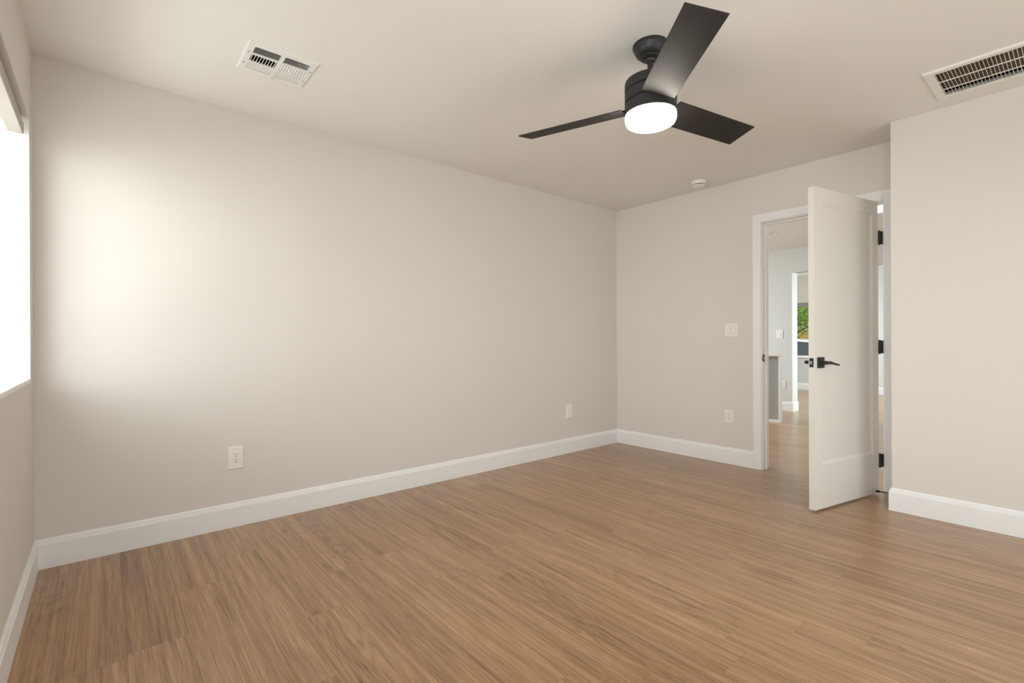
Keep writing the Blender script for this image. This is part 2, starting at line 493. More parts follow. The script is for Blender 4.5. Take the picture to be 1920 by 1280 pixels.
b = B(); box(b, -0.385, XW + 0.002, WY0, WY1, WZ0 - 0.02, WZ0); build('window_sill', local(b, win), TRIM, win, bevel=0.003)
fill_win = empty('window_6', (XW - 0.1, 0, WZ0)); t = 0.05; tag(fill_win, 'unseen second window added to the left wall for fill light', 'window', kind='structure')
b = B()
for r in ((NY0, NY0 + t, WZ0, WZ1), (NY1 - t, NY1, WZ0, WZ1), (NY0 + t, NY1 - t, WZ0, WZ0 + t), (NY0 + t, NY1 - t, WZ1 - t, WZ1), (-.08, -.02, WZ0 + t, WZ1 - t)):
    box(b, -0.425, -0.385, *r)
build('window_frame', local(b, fill_win), VINYL, fill_win, bevel=0.004)
for y0, y1 in ((NY0 + t, -.08), (-.02, NY1 - t)):
    b = B(); box(b, -0.408, -0.402, y0, y1, WZ0 + t, WZ1 - t); build('pane', local(b, fill_win), PANE, fill_win)
b = B(); box(b, -0.385, XW + 0.002, NY0, NY1, WZ0 - 0.02, WZ0); build('window_sill', local(b, fill_win), TRIM, fill_win, bevel=0.003)
for ya, yb in ((WY1 - 0.004, WY1 - 0.0005), (WY0 + 0.0005, WY0 + 0.004)):
    b = B(); box(b, -0.385, XW - 0.001, ya, yb, WZ0 + 0.0005, WZ1 - 0.0005)
    build('reveal', local(b, win), REVEAL, win)
def fill_window(n, x0, x1, yf, z0, z1, label):  # unseen windows added so the fill lamps outside can reach the rooms
    w_ = empty('window_%d' % n, ((x0 + x1) / 2, yf, z0)); tag(w_, label, 'window', kind='structure')
    b = B(); t = 0.05; xm = (x0 + x1) / 2
    for r in ((x0, x0 + t, z0, z1), (x1 - t, x1, z0, z1), (x0 + t, x1 - t, z0, z0 + t), (x0 + t, x1 - t, z1 - t, z1), (xm - .03, xm + .03, z0 + t, z1 - t)):
        box(b, r[0], r[1], yf - .025, yf + .025, r[2], r[3])
    build('window_frame', local(b, w_), VINYL, w_, bevel=0.004)
    for a, c in ((x0 + t, xm - .03), (xm + .03, x1 - t)):
        b = B(); box(b, a, c, yf - .003, yf + .003, z0 + t, z1 - t); build('pane', local(b, w_), PANE, w_)
fill_window(3, 0.5, 3.2, YS - 0.09, 0.03, 2.09, 'unseen sliding glass patio door added behind the camera for fill light')
fill_window(4, 5.0, 7.0, 5.61, 1.0, 2.1, 'unseen kitchen window added beyond the doorway for fill light')
fill_window(5, 8.8, 10.8, 0.44, 0.9, 2.2, 'unseen living room side window added beyond the doorway for fill light')

# street window, far end of the living room
win2 = empty('window_2', (XF + 0.1, (SY0 + SY1) / 2, SZ0))
tag(win2, 'living room window seen through the doorway with a tree outside', 'window', kind='structure')
b = B(); t = 0.045
for r in ((SY0, SY0 + t, SZ0, SZ1), (SY1 - t, SY1, SZ0, SZ1), (SY0 + t, SY1 - t, SZ0, SZ0 + t), (SY0 + t, SY1 - t, SZ1 - t, SZ1)):
    box(b, XF + 0.09, XF + 0.14, *r)
build('window_frame', local(b, win2), VINYL, win2, bevel=0.004)
b = B(); box(b, XF + 0.112, XF + 0.118, SY0 + t, SY1 - t, SZ0 + t, SZ1 - t); build('pane', local(b, win2), PANE, win2)
b = B(); box(b, XF - 0.02, XF + 0.09, SY0 - 0.0, SY1 + 0.0, SZ0, SZ0 + 0.02); build('window_sill', local(b, win2), TRIM, win2, bevel=0.003)

# ------------------------------------------------------------------ door frame
fr = empty('trim_1', (XE, (DY0 + DY1) / 2, 0))
tag(fr, 'white door casing and jambs around the bedroom doorway', 'door frame', kind='structure')
JY0, JY1, JZ = 0.918, 1.732, 2.040        # clear opening
b = B()
CW, CT = 0.066, 0.014
box(b, XE - CT, XE, JY1 + .006, JY1 + .006 + CW, 0, JZ + .006 + CW)
box(b, XE - CT, XE, JY0 - .006 - CW * .93, JY0 - .006, 0, JZ + .006 + CW)
box(b, XE - CT, XE, JY0 - .006, JY1 + .006, JZ + .006, JZ + .006 + CW)
box(b, XE + .12, XE + .12 + CT, JY1 + .006, JY1 + .006 + CW, 0, JZ + .006 + CW)
box(b, XE + .12, XE + .12 + CT, JY0 - .006 - CW, JY0 - .006, 0, JZ + .006 + CW)
box(b, XE + .12, XE + .12 + CT, JY0 - .006, JY1 + .006, JZ + .006, JZ + .006 + CW)
build('casing', local(b, fr), TRIM, fr, bevel=0.002)
b = B()
box(b, XE - .001, XE + .121, JY1, DY1, 0, DZ); box(b, XE - .001, XE + .121, DY0, JY0, 0, DZ); box(b, XE - .001, XE + .121, JY0, JY1, JZ, DZ)
build('jamb', local(b, fr), TRIM, fr, bevel=0.0015)
b = B()
box(b, XE + .042, XE + .076, JY1 - .012, JY1, 0, JZ); box(b, XE + .042, XE + .076, JY0, JY0 + .012, 0, JZ); box(b, XE + .042, XE + .076, JY0 + .012, JY1 - .012, JZ - .012, JZ)
build('door_stop_moulding', local(b, fr), TRIM, fr, bevel=0.002)
b = B(); box(b, XE + .004, XE + .034, JY1 - .003, JY1 + .001, .895, .955); box(b, XE - .003, XE + .006, JY1 - .004, JY1 + .001, .905, .945)
o = build('strike_plate', local(b, fr), BLACK, fr, bevel=0.001); o['label'] = 'black strike plate'
b = B(); box(b, XE + .012, XE + .024, JY1 - .0036, JY1, .912, .938)
build('strike_hole', local(b, fr), STEEL, o)

# ------------------------------------------------------------------ door leaf
HX, HY, ANG = 4.130, 0.9395, math.radians(11.7)
door = empty('door_1', (HX, HY, 0), PI - ANG)     # local +x runs from the hinge to the free edge, local -y... back, +y faces the camera side
tag(door, 'white one-panel bedroom door standing open into the room', 'door', kind='structure')
LW, LT, LZ0, LZ1 = 0.765, 0.036, 0.012, 2.030
def door_leaf():
    """leaf with one recessed panel on each face; visible face at y=0 looking to +y, back at y=-LT"""
    b = B()
    px0, px1, pz0, pz1 = 0.078, 0.683, 0.285, 1.936
    bev, dep = 0.020, 0.010
    for side in (0, 1):
        y = 0 if side == 0 else -LT
        s = -1 if side == 0 else 1
        o4 = [(0, LZ0), (LW, LZ0), (LW, LZ1), (0, LZ1)]
        i4 = [(px0, pz0), (px1, pz0), (px1, pz1), (px0, pz1)]
        k4 = [(px0 + bev, pz0 + bev), (px1 - bev, pz0 + bev), (px1 - bev, pz1 - bev), (px0 + bev, pz1 - bev)]
        vo = [b.verts.new((x, y, z)) for x, z in o4]
        vi = [b.verts.new((x, y, z)) for x, z in i4]
        vj = [b.verts.new((x, y + s * 0.003, z)) for x, z in i4]
        vk = [b.verts.new((x, y + s * dep, z)) for x, z in k4]
        for i in range(4):
            j = (i + 1) % 4
            b.faces.new((vo[i], vo[j], vi[j], vi[i])); b.faces.new((vi[i], vi[j], vj[j], vj[i])); b.faces.new((vj[i], vj[j], vk[j], vk[i]))
        b.faces.new(vk)
        if side == 0: keep = vo
        else:
            for i in range(4):
                j = (i + 1) % 4
                b.faces.new((keep[i], keep[j], vo[j], vo[i]))
    return b
build('door_leaf', door_leaf(), DOORW, door)
HXC, HZC = 0.704, 0.931
def lever(side):
    s = 1 if side == 0 else -1; y0 = 0 if side == 0 else -LT
    h = empty('door_handle', (0, 0, 0)); h.parent = door
    b = B(); ys = sorted((y0, y0 + s * 0.009)); box(b, HXC - .034, HXC + .034, ys[0], ys[1], HZC - .034, HZC + .034)
    build('rose', b, BLACK, h, bevel=0.002)
    b = B(); tube(b, (HXC, y0 + s * .008, HZC), (HXC, y0 + s * .045, HZC), 0.012, 0.011)
    build('neck', b, BLACK, h, smooth=True)
    b = B()
    # flat lever reaching back towards the hinge, dropping slightly and thinning at its tip
    a0, a1 = y0 + s * .040, y0 + s * .056
    pts = [(HXC + .012, -.0095, .0095), (HXC - .028, -.0095, .0095), (HXC - .040, -.0085, .0045), (HXC - .118, -.0215, -.0125)]
    ra = [[b.verts.new((x, a0, HZC + z0)), b.verts.new((x, a1, HZC + z0)), b.verts.new((x, a1, HZC + z1)), b.verts.new((x, a0, HZC + z1))] for x, z0, z1 in pts]
    for p, q in zip(ra, ra[1:]):
        for i in range(4): b.faces.new((p[i], p[(i + 1) % 4], q[(i + 1) % 4], q[i]))
    b.faces.new(ra[0]); b.faces.new(ra[-1])
    build('lever', b, BLACK, h, bevel=0.0025)
    h['label'] = 'black lever handle on a square rose'
lever(0); lever(1)
b = B(); box(b, LW - .001, LW + .0015, -LT / 2 - .0125, -LT / 2 + .0125, HZC - .028, HZC + .028)
lp = build('latch_plate', b, BLACK, door, bevel=0.0008); lp['label'] = 'black latch plate on the door edge'
b = B(); box(b, LW + .001, LW + .010, -LT / 2 - .005, -LT / 2 + .006, HZC - .010, HZC + .010)
build('latch_bolt', b, STEEL, lp, bevel=0.002)
for z in (1.782, 1.022, 0.232):
    hg = empty('hinge', (0, 0, 0)); hg.parent = door; hg['label'] = 'black butt hinge'
    b = B(); tube(b, (-.008, .004, z - .047), (-.008, .004, z + .047), .0065); tube(b, (-.008, .004, z - .051), (-.008, .004, z + .051), .004)
    build('knuckle', b, BLACK, hg, smooth=True)
    b = B(); box(b, -.003, 0.0008, -.034, .002, z - .045, z + .045)
    build('hinge_leaf', b, BLACK, hg)
    b = B()
    R = Matrix.Rotation(-(PI - ANG), 4, 'Z')
    a = R @ (Vector((XE - .016, JY0 - .002, 0)) - Vector((HX, HY, 0)))
    bb = R @ (Vector((XE - .016 + .012, JY0 + .0035, 0)) - Vector((HX, HY, 0)))
    c1 = Vector((-.010, .001, 0)); c2 = Vector((-.006, -.002, 0))
    vs = [b.verts.new(Vector((q.x, q.y, zz))) for zz in (z - .045, z + .045) for q in (a, bb, c2, c1)]
    for fc in ((0, 1, 2, 3), (4, 5, 6, 7), (0, 1, 5, 4), (1, 2, 6, 5), (2, 3, 7, 6), (3, 0, 4, 7)): b.faces.new([vs[i] for i in fc])
    build('hinge_leaf', b, BLACK, hg)

# door stop on the closet baseboard, its rubber tip reaching for the door
ds = empty('door_stop', (4.06, YC + T, 0.036))
tag(ds, 'thin black rod door stop on the baseboard behind the open door', 'door stop')
A = Vector((0, 0, 0)); Z = Vector((0.015, 0.118, -0.006))
b = B(); q = Matrix.Rotation(-PI / 2, 4, 'X'); lathe(b, [(0.012, 0), (0.012, 0.003), (0.006, 0.007)], n=20, M=q); build('base_plate', b, BLACK, ds, smooth=True)
b = B(); tube(b, A + Vector((0, .004, 0)), Z, 0.0042); build('rod', b, BLACK, ds, smooth=True)
b = B(); tube(b, Z - (Z - A).normalized() * .006, Z + (Z - A).normalized() * .012, 0.0085, 0.009); build('rubber_tip', b, RUBBER, ds, smooth=True)

# ------------------------------------------------------------------ ceiling fan
FX, FY = 1.945, 1.303
fan = empty('ceiling_fan', (FX, FY, H))
tag(fan, 'matte black three-blade ceiling fan with a lit round white light', 'ceiling fan')
zz = lambda z: z - H
b = B(); lathe(b, [(0.079, 0), (0.079, -.010), (0.075, -.014), (0.0735, -.017), (0.072, -.024), (0.064, -.042), (0.050, -.054), (0.044, -.056), (0.043, -.061), (0.036, -.066), (0.024, -.067), (0.0, -.067)], n=64)
build('canopy', b, BLACK, fan, smooth=True)
b = B(); lathe(b, [(0.021, -.060), (0.023, -.068), (0.019, -.076), (0.0, -.076)], n=32); build('hanger_ball', b, BLACK, fan, smooth=True)
b = B(); lathe(b, [(0.0135, -.068), (0.0135, zz(2.27))], n=24); build('downrod', b, BLACK, fan, smooth=True)
b = B(); lathe(b, [(0.024, zz(2.272)), (0.024, zz(2.290)), (0.017, zz(2.294)), (0.0135, zz(2.294))], n=32); build('rod_collar', b, BLACK, fan, smooth=True)
RM = 0.1165
b = B(); lathe(b, [(0.0, zz(2.276)), (RM - .012, zz(2.276)), (RM - .003, zz(2.273)), (RM, zz(2.266)), (RM, zz(2.232)), (RM - .004, zz(2.2285)), (0, zz(2.2285))], n=72)
build('motor_cover', b, BLACK, fan, smooth=True)
b = B(); lathe(b, [(0, zz(2.227)), (RM - .004, zz(2.227)), (RM, zz(2.223)), (RM, zz(2.180)), (RM - .004, zz(2.1765)), (0, zz(2.1765))], n=72)
build('motor_housing', b, BLACK, fan, smooth=True)
b = B(); lathe(b, [(0, zz(2.175)), (RM - .004, zz(2.175)), (RM, zz(2.171)), (RM, zz(2.122)), (RM - .002, zz(2.120)), (0, zz(2.120))], n=72)
build('light_ring', b, BLACK, fan, smooth=True)
b = B(); lathe(b, [(0, zz(2.1195)), (RM - .003, zz(2.1195)), (RM - .002, zz(2.116)), (RM - .0025, zz(2.092)), (RM - .008, zz(2.080)), (RM - .020, zz(2.074)), (RM - .05, zz(2.0715)), (0, zz(2.071))], n=72)
o = build('light_shade', b, LAMP, fan, smooth=True); o['label'] = 'lit opal white glass drum'
for k in range(3):
    a = 0.863 + PI - k * 2 * PI / 3
    b = B()
    n = 12; w2 = 0.076; th = 0.0055; r0, r1 = 0.1175, 0.664
    box(b, r0, r1, -w2, w2, -th / 2, th / 2)
    M = Matrix.Translation((0, 0, zz(2.158))) @ Matrix.Rotation(a, 4, 'Z') @ Matrix.Rotation(-0.254, 4, 'X')
    bmesh.ops.transform(b, matrix=M, verts=b.verts[:])
    blade = build('blade', b, BLADE, fan, bevel=0.0015)
    b = B(); box(b, 0.080, 0.165, -.030, .030, th / 2, th / 2 + .004); 
    bmesh.ops.transform(b, matrix=M, verts=b.verts[:])
    build('blade_bracket', b, BLACK, blade, bevel=0.001)

# ------------------------------------------------------------------ supply register in the ceiling
vc = ((0.510 + 0.822) / 2, (2.425 + 2.713) / 2)
reg = empty('air_register', (vc[0], vc[1], H))
tag(reg, 'square white ceiling air register of louvres with a small damper lever', 'air vent')
hx, hy = 0.156, 0.144
ix, iy = 0.123, 0.107
b = B()
def ring(bm, ox, oy, jx, jy, z, depth, lip=0.006):
    """stamped frame: outer edge on the ceiling, face dropped by depth"""
    loops = [[(-ox, -oy, z), (ox, -oy, z), (ox, oy, z), (-ox, oy, z)],
             [(-ox + lip, -oy + lip, z - depth), (ox - lip, -oy + lip, z - depth), (ox - lip, oy - lip, z - depth), (-ox + lip, oy - lip, z - depth)],
             [(-jx, -jy, z - depth), (jx, -jy, z - depth), (jx, jy, z - depth), (-jx, jy, z - depth)],
             [(-jx, -jy, z), (jx, -jy, z), (jx, jy, z), (-jx, jy, z)]]
    V = [[bm.verts.new(p) for p in l] for l in loops]
    for p, q in list(zip(V, V[1:])) + [(V[-1], V[0])]:
        for i in range(4): bm.faces.new((p[i], p[(i + 1) % 4], q[(i + 1) % 4], q[i]))
ring(b, hx, hy, ix, iy, 0, 0.009)
R1, R2 = 0.036, -0.038                     # band edges between the three rows
for y in (R1, R2): box(b, -ix, ix, y - .0045, y + .0045, -.009, -.002)
box(b, -.009, .009, -iy, iy, -.0092, -.001)
build('frame', b, VENTW, reg)
def louvre(x0, x1, y0, y1, along, n, tilt, wid, name='louver_bank'):
    b = B()
    for i in range(n):
        if along == 'x':
            c = y0 + (i + .5) * (y1 - y0) / n
            M = Matrix.Translation((0, c, -.0045)) @ Matrix.Rotation(tilt, 4, 'X')
            box(b, x0, x1, -.0006, .0006, -wid / 2, wid / 2, M=M)
        else:
            c = x0 + (i + .5) * (x1 - x0) / n
            M = Matrix.Translation((c, 0, -.0045)) @ Matrix.Rotation(tilt, 4, 'Y')
            box(b, -.0012, .0012, y0, y1, -wid / 2, wid / 2, M=M)
    build(name, b, VENTW, reg)
for sx in (-1, 1):
    x0, x1 = (-ix, -.009) if sx < 0 else (.009, ix)
    louvre(x0, x1, -iy, R2 - .0045, 'x', 5, -1.0, .0085)
    louvre(x0, x1, R1 + .0045, iy, 'x', 5, 0.95, .0095)
    louvre(x0, x1, R2 + .0045, R1 - .0045, 'y', 9, 0.30 if sx < 0 else -0.95, .009 if sx < 0 else .0105)
for x in (-1, 1):
    for y in (-.05, .06):
        b = B(); lathe(b, [(.0045, -.0088), (.004, -.0105), (0, -.0112)], c=(x * .139, y, 0), n=12)
        build('screw', b, GREYM, reg, smooth=True)
b = B(); box(b, -.003, .003, iy + .004, iy + .012, -.026, -.008); box(b, -.005, .005, iy + .002, iy + .016, -.030, -.025)
o = build('damper_lever', b, VENTW, reg, bevel=.001)
b = B(); zt = .20
box(b, -ix, ix, -iy, iy, zt, zt + .004)
for r in ((-ix - .003, -ix, -iy, iy), (ix, ix + .003, -iy, iy), (-ix, ix, -iy - .003, -iy), (-ix, ix, iy, iy + .003)): box(b, *r, .0, zt + .004)
build('duct_boot', b, DUCT, reg)

# ------------------------------------------------------------------ return air grille
gx0, gx1, gy0, gy1 = 3.234, 3.646, -0.270, 0.552
gr = empty('return_grille', ((gx0 + gx1) / 2, (gy0 + gy1) / 2, H))
tag(gr, 'long white return air grille of many fins in the ceiling corner', 'air vent')
ox, oy = (gx1 - gx0) / 2, (gy1 - gy0) / 2
jx, jy = (GRIL[1] - GRIL[0]) / 2, (GRIL[3] - GRIL[2]) / 2
cxo = (GRIL[0] + GRIL[1]) / 2 - (gx0 + gx1) / 2; cyo = (GRIL[2] + GRIL[3]) / 2 - (gy0 + gy1) / 2
b = B(); ring(b, ox, oy, jx, jy, 0, 0.010, 0.007); build('frame', b, VENTW, gr)
b = B(); rows = [cxo - jx, cxo - jx + .112, cxo - jx + .224, cxo + jx]
nf = 50
for i in range(nf):
    c = cyo - jy + (i + .5) * 2 * jy / nf
    M = Matrix.Translation((0, c, -.0015)) @ Matrix.Rotation(-0.30, 4, 'X')
    box(b, cxo - jx, cxo + jx, -.0008, .0008, -.0075, .0075, M=M)
build('fins', b, VENTW, gr)
for x in rows[1:3]:
    b = B(); box(b, x - .0035, x + .0035, cyo - jy, cyo + jy, -.0095, -.0065); build('stiffener_bar', b, VENTW, gr)
b = B(); box(b, cxo - jx, cxo + jx, cyo - jy, cyo + jy, .030, .045); build('filter', b, DUCTB, gr)
b = B()
for r in ((cxo - jx - .004, cxo - jx, cyo - jy, cyo + jy), (cxo + jx, cxo + jx + .004, cyo - jy, cyo + jy), (cxo - jx, cxo + jx, cyo - jy - .004, cyo - jy), (cxo - jx, cxo + jx, cyo + jy, cyo + jy + .004)): box(b, *r, .018, .10)
build('plenum', b, DUCTB, gr)

# ------------------------------------------------------------------ smoke detector
sd = empty('smoke_detector', (3.925, 2.155, H))
tag(sd, 'small round white smoke detector on the ceiling near the doorway', 'smoke detector')
b = B(); lathe(b, [(.060, 0), (.060, -.010), (.0575, -.018), (.055, -.027), (.050, -.029), (0, -.029)], n=48); build('base_plate', b, PLAST, sd, smooth=True)
b = B(); lathe(b, [(.046, -.028), (.046, -.036)], n=48); build('vent_ring', b, SLOT, sd, smooth=True)
for i in range(10):
    b = B(); M = Matrix.Rotation(i * 2 * PI / 10, 4, 'Z'); box(b, .045, .0505, -.003, .003, -.038, -.027, M=M)
    build('vent_rib', b, PLAST, sd)
b = B(); lathe(b, [(.0515, -.036), (.051, -.040), (.043, -.045), (.02, -.0475), (0, -.048)], n=48); build('cover', b, PLAST, sd, smooth=True)

# ------------------------------------------------------------------ wall plates
def plate(name, pos, normal, wid, hgt, label, cat, style, group=None):
    """local frame: x along the wall, y out of the wall, z up"""
    ang = math.atan2(normal[1], normal[0]) - PI / 2
    r = empty(name, pos, ang); tag(r, label, cat, group)
    b = B()
    lo = [(-wid / 2, -hgt / 2), (wid / 2, -hgt / 2), (wid / 2, hgt / 2), (-wid / 2, hgt / 2)]
    def loop(d, y): return [b.verts.new((x - math.copysign(d, x), y, z - math.copysign(d, z))) for x, z in lo]
    ls = [loop(0, 0), loop(0, .003), loop(.0035, .0065)]
    for p, q in zip(ls, ls[1:]):
        for i in range(4): b.faces.new((p[i], p[(i + 1) % 4], q[(i + 1) % 4], q[i]))
    b.faces.new(ls[0]); b.faces.new(ls[-1])
    build('plate', b, PLAST, r)
    if style == 'outlet':
        b = B(); box(b, -.0165, .0165, .006, .0085, -.0335, .0335); build('receptacle', b, PLAST, r, bevel=.0012)
        for zc in (.017, -.017):
            b = B()
            box(b, -.0078, -.0056, .0078, .0089, zc + .001, zc + .0105); box(b, .0056, .0078, .0078, .0089, zc + .002, zc + .0095)
            box(b, -.0028, .0028, .0078, .0089, zc - .0095, zc - .0040)
            build('socket_holes', b, SLOT, r)
    elif style == 'blank':
        b = B(); box(b, -.0165, .0165, .006, .0080, -.0335, .0335); build('insert', b, PLAST, r, bevel=.0012)
        b = B(); box(b, -.0135, .0135, .0078, .0092, -.0300, .0300); build('cover', b, PLAST, r, bevel=.001)
    else:
        n = 2 if style == 'double' else 1
        for i in range(n):
            c = (i - (n - 1) / 2) * .046
            b = B()
            x0, x1 = c - .0165, c + .0165
            pts = [(.006, -.0335), (.0075, -.0335), (.0105, .0), (.0080, .0335), (.006, .0335)]
            if i: pts = [(.006, -.0335), (.0080, -.0335), (.0105, .0), (.0075, .0335), (.006, .0335)]
            ra = [b.verts.new((x0, y, z)) for y, z in pts]; rb = [b.verts.new((x1, y, z)) for y, z in pts]
            for k in range(5): b.faces.new((ra[k], ra[(k + 1) % 5], rb[(k + 1) % 5], rb[k]))
            b.faces.new(ra); b.faces.new(rb)
            build('rocker', b, PLAST, r)
            b = B(); box(b, x0 - .0012, x1 + .0012, .0055, .0067, -.0347, .0347); build('rocker_gap', b, SLOT if False else GREYM, r)
    n = 2 if style == 'double' else 1
    for i in range(n):
        c = (i - (n - 1) / 2) * .046
        for z in (-hgt * .38, hgt * .38):
            b = B(); lathe(b, [(.0028, 0), (.0022, .001), (0, .0012)], n=10, M=Matrix.Translation((c, .0063, z)) @ Matrix.Rotation(-PI / 2, 4, 'X'))
            build('screw', b, PLAST, r)
    return r
plate('power_outlet', (0.593, YN, 0.400), (0, -1), .080, .130, 'white power outlet low on the long blank wall nearest the window', 'outlet', 'outlet')
plate('wall_plate', (3.430, YN, 0.398), (0, -1), .082, .130, 'white cover plate without slots low on the long wall near the far corner', 'outlet', 'blank')
plate('power_outlet', (XE, 2.012, 0.410), (-1, 0), .078, .115, 'white power outlet under the light switches left of the doorway', 'outlet', 'outlet')
plate('light_switch', (XE, 1.989, 1.161), (-1, 0), .122, .118, 'white double rocker light switch left of the doorway', 'light switch', 'double')
plate('light_switch', (XP, 3.030, 1.160), (-1, 0), .10, .13, 'white rocker switch on the grey wall seen through the doorway', 'light switch', 'single')
plate('power_outlet', (XP, 2.985, 0.395), (-1, 0), .08, .13, 'white power outlet beside the grey kitchen counter seen through the doorway', 'outlet', 'outlet')

# ------------------------------------------------------------------ bedroom roller shade, wound up in its cassette
rs = empty('roller_shade', (-0.29, (WY0 + WY1) / 2, WZ1))
tag(rs, 'cream roller shade cassette wound up at the top of the left window', 'window shade')
y0, y1 = WY0 + .03, WY1 - .032
b = B()
prof = [(-.316, 2.014), (-.270, 2.014), (-.266, 2.019), (-.266, 2.058), (-.269, 2.063), (-.316, 2.063)]
ra = [b.verts.new((x, y0, z)) for x, z in prof]; rb = [b.verts.new((x, y1, z)) for x, z in prof]
for k in range(6): b.faces.new((ra[k], ra[(k + 1) % 6], rb[(k + 1) % 6], rb[k]))
b.faces.new(ra); b.faces.new(rb)
build('cassette', local(b, rs), CASS, rs)
b = B(); box(b, -.310, -.282, y0 + .01, y1 - .01, 2.062, WZ1); build('mounting_rail', local(b, rs), GREYM, rs)
for y in (y0 - .004, y1):
    b = B(); box(b, -.3165, -.2655, y, y + .004, 2.0135, 2.0635); build('end_cap', local(b, rs), CASS, rs, bevel=.001)

# street window shade, half lowered
ls = empty('roller_shade', (XF + .03, (SY0 + SY1) / 2, SZ1))
tag(ls, 'pale roller shade half lowered over the far living room window', 'window shade')
b = B(); box(b, XF - .055, XF - .002, SY0 - .03, SY1 - .02, 2.445, 2.575); build('cassette', local(b, ls), VINYL, ls, bevel=.012)
b = B(); box(b, XF + .028, XF + .030, SY0 + .02, SY1 - .02, 1.86, 2.57); build('fabric', local(b, ls), SHADE, ls)
b = B(); box(b, XF + .018, XF + .040, SY0 + .02, SY1 - .02, 1.785, 1.87); build('hem_bar', local(b, ls), GREYM, ls, bevel=.006)

# ------------------------------------------------------------------ kitchen island seen through the doorway
isl = empty('kitchen_counter', (6.72, 3.5, 0))
tag(isl, 'grey kitchen counter back with white trim seen through the doorway', 'kitchen counter')
IX, IY = 6.700, 2.560
b = B(); box(b, IX + .035, IX + .05, IY + .028, IY + 2.0, .03, .860); build('back_panel', local(b, isl), ISLG, isl)
b = B(); box(b, IX - .004, IX + .054, IY - .004, IY + 2.04, .860, .896); build('countertop', local(b, isl), QUARTZ, isl, bevel=.003)
b = B(); box(b, IX, IX + .05, IY, IY + .028, 0, .860); build('end_panel', local(b, isl), QUARTZ, isl, bevel=.002)
b = B(); box(b, IX + .02, IX + .05, IY + .028, IY + 2.0, 0, .03); build('base_trim', local(b, isl), TRIM, isl)

# ceiling lamps of the hall
hl = empty('ceiling_lamp', (5.74, 1.30, H))
tag(hl, 'small glowing hall ceiling lamp above the door hinges', 'ceiling lamp')
b = B(); lathe(b, [(.075, 0), (.075, -.018), (.06, -.028), (.02, -.03), (.018, -.062), (.055, -.066), (.055, -.072), (0, -.072)], n=32); build('lamp_base', b, VINYL, hl, smooth=True)
b = B(); lathe(b, [(.052, -.072), (.058, -.085), (.058, -.12), (.045, -.132), (0, -.135)], n=32); build('lamp_shade', b, HALLLAMP, hl, smooth=True)
rl = empty('recessed_light', (6.55, 2.62, H))
tag(rl, 'flat round recessed light in the hall ceiling', 'ceiling light')
b = B(); lathe(b, [(.085, 0), (.083, -.006), (.066, -.009), (.062, -.004), (.062, 0)], n=40); build('trim_ring', b, VINYL, rl, smooth=True)
b = B(); lathe(b, [(.062, -.002), (.055, -.004), (0, -.0045)], n=40); build('lens', b, DULLAMP, rl, smooth=True)

# ------------------------------------------------------------------ outdoors beyond the street window
GZ = -0.36
b = B(); box(b, -12, 60, -30, 40, GZ - .1, GZ); structure('ground', b, GROUND)

fn = empty('board_fence', (22.5, 8, GZ)); tag(fn, 'orange wooden board fence beyond the parked car', 'fence')
b = B(); random.seed(3)
y = -8.0
while y < 8.0:
    hgt = 1.86 + random.uniform(-.01, .01)
    box(b, -.01, .01, y, y + .138, .03, hgt); y += .142
build('boards', b, CEDAR, fn)
b = B()
for z in (.35, 1.0, 1.6): box(b, .01, .05, -8, 8, z, z + .09)
build('rails', b, CEDAR, fn)
for k in range(7):
    b = B(); box(b, .05, .14, -7.9 + k * 2.6, -7.8 + k * 2.6, 0, 1.86); build('post', b, CEDAR, fn)

def tree():
    random.seed(11)
    tr = empty('leafy_tree', (20.2, 7.25, GZ)); tag(tr, 'bright green leafy tree outside the far window', 'tree')
    b = B(); pts = [((0, 0, 0), .11), ((.05, .03, 1.0), .085), ((-.05, .1, 1.9), .07), ((.1, 0, 2.8), .05), ((0, .1, 3.8), .02)]
    for (p, r), (q, s) in zip(pts, pts[1:]): tube(b, p, q, r, s, 10)
    tips = []
    for i in range(16):
        a = i * 2.4; z0 = 1.3 + .14 * i; L = 1.5 - .05 * i
        q = (L * math.cos(a), L * math.sin(a), z0 + .55 * L * random.uniform(.2, 1.3)); tube(b, (0, .06, z0), q, .032, .008, 6); tips.append(q)
    build('trunk', b, BARK, tr, smooth=True)
    b = B()
    for i in range(6500):
        if random.random() < .72:
            t_ = random.choice(tips); s = random.uniform(.25, 1.05)
            c = Vector((t_[0] * s, t_[1] * s, 1.6 + (t_[2] - 1.6) * s)) + Vector([random.gauss(0, .24) for _ in range(3)])
        else:
            d = Vector([random.gauss(0, 1) for _ in range(3)]).normalized(); c = Vector((0, 0, 3.0)) + Vector((d.x * 1.5, d.y * 1.5, d.z * 1.25)) * random.uniform(.5, 1)
        if c.z < 1.45 or (c.z < 2.0 and random.random() < .6): continue
        M = Matrix.Translation(c) @ Matrix.Rotation(random.uniform(0, 6.3), 4, 'Z') @ Matrix.Rotation(random.uniform(-1.2, 1.2), 4, 'X') @ Matrix.Rotation(random.uniform(-1, 1), 4, 'Y')
        l, ww = random.uniform(.05, .09), random.uniform(.02, .035)
        vs = [b.verts.new(M @ Vector(p)) for p in ((-l, 0, 0), (-l * .2, -ww, .006), (l * .5, -ww * .7, .004), (l, 0, -.01), (l * .5, ww * .7, .004), (-l * .2, ww, .006))]
        b.faces.new(vs)
    build('foliage', b, LEAF, tr)
tree()

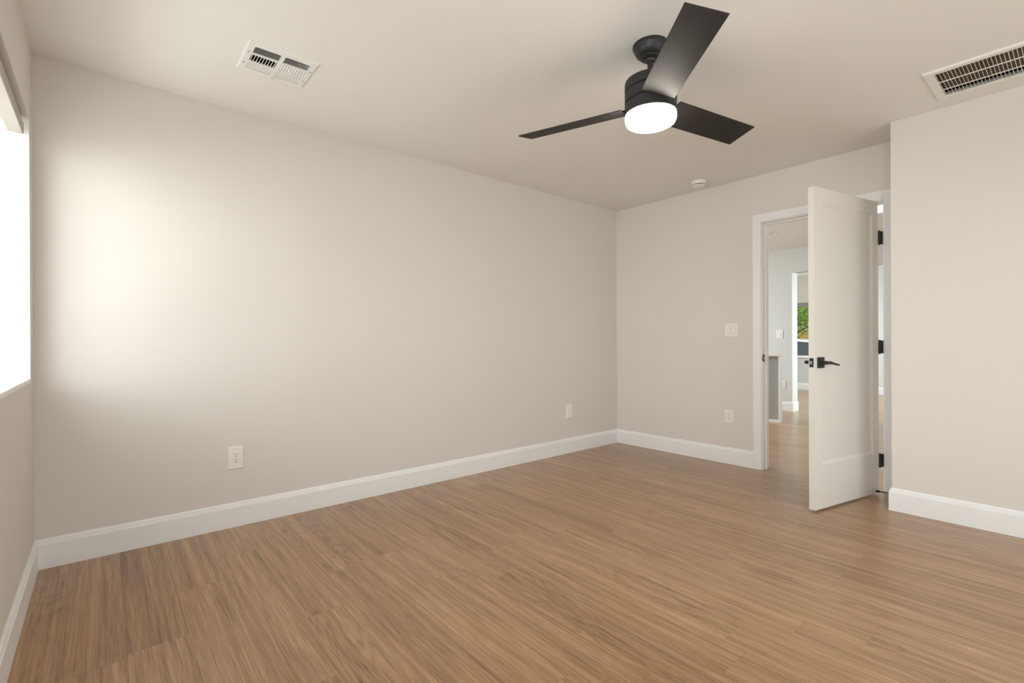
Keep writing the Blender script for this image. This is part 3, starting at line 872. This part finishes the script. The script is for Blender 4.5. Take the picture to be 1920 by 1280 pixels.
def car():
    """white car parked along the street (along Y), built from lofted cross-stations"""
    c = empty('parked_car', (16.4, 5.6, GZ)); tag(c, 'white car with dark windows parked outside the far window', 'car')
    b = B()
    st = [(-2.25, .38, .62, .70), (-2.1, .30, .80, .80), (-1.6, .24, .90, .86), (-.9, .22, .96, .88), (0, .22, .97, .89), (.9, .22, .97, .89), (1.7, .24, .95, .87), (2.1, .30, .88, .82), (2.25, .40, .70, .72)]
    rings = []
    for y, z0, z1, hw in st:
        prof = [(-hw * .9, z0), (-hw, z0 + .12), (-hw, z1 - .22), (-hw * .95, z1), (hw * .95, z1), (hw, z1 - .22), (hw, z0 + .12), (hw * .9, z0)]
        rings.append([b.verts.new((x, y, z)) for x, z in prof])
    for p, q in zip(rings, rings[1:]):
        for i in range(8): b.faces.new((p[i], p[(i + 1) % 8], q[(i + 1) % 8], q[i]))
    b.faces.new(rings[0]); b.faces.new(rings[-1])
    build('body', b, CARW, c, smooth=True, bevel=.02)
    b = B()
    gs = [(-1.25, .95, .965, .80), (-.55, .95, 1.36, .78), (.2, .95, 1.42, .78), (1.2, .95, 1.40, .77), (1.95, .93, .96, .76)]
    rings = []
    for y, z0, z1, hw in gs:
        k = .80 if z1 > 1.1 else .98
        rings.append([b.verts.new(p) for p in ((-hw, y, z0), (-hw * k, y, z1), (hw * k, y, z1), (hw, y, z0))])
    for p, q in zip(rings, rings[1:]):
        for i in range(3): b.faces.new((p[i], p[i + 1], q[i + 1], q[i]))
        b.faces.new((p[3], p[0], q[0], q[3]))
    b.faces.new(rings[0]); b.faces.new(rings[-1])
    build('windows', b, CARG, c)
    b = B()
    rf = [(-.62, 1.345, .64), (.2, 1.425, .655), (1.2, 1.405, .65), (1.38, 1.36, .64)]
    rings = [[b.verts.new(p) for p in ((-hw, y, z - .015), (-hw * .9, y, z + .035), (hw * .9, y, z + .035), (hw, y, z - .015))] for y, z, hw in rf]
    for p, q in zip(rings, rings[1:]):
        for i in range(4): b.faces.new((p[i], p[(i + 1) % 4], q[(i + 1) % 4], q[i]))
    b.faces.new(rings[0]); b.faces.new(rings[-1])
    build('roof', b, CARW, c, bevel=.01)
    for sx in (-1, 1):
        for yy, zt, k in ((.28, 1.41, .80), (-.58, 1.35, .80), (1.28, 1.38, .80)):
            b = B()
            q0 = Vector((sx * .79, yy - .0, .95)); q1 = Vector((sx * .64, yy + (0.0 if yy > -.5 else .05), zt))
            tube(b, q0, q1, .022, .02, 8)
            build('pillar', b, CARW, c)
        for yy in (-1.42, 1.38):
            b = B(); M = Matrix.Translation((sx * .80, yy, .32)) @ Matrix.Rotation(PI / 2, 4, 'Y')
            lathe(b, [(.20, -.10), (.30, -.10), (.32, -.07), (.32, .07), (.30, .10), (.20, .10)], n=36, M=M)
            wh = build('tyre', b, TYRE, c, smooth=True)
            b = B(); lathe(b, [(0, -.085), (.20, -.085), (.21, -.10), (.21, .10), (.20, .085), (0, .085)], n=36, M=M)
            build('rim', b, STEEL, wh, smooth=True)
        b = B(); box(b, sx * .86 - .07, sx * .86 + .07, -.80, -.68, .98, 1.10); build('wing_mirror', b, CARW, c, bevel=.02)
car()
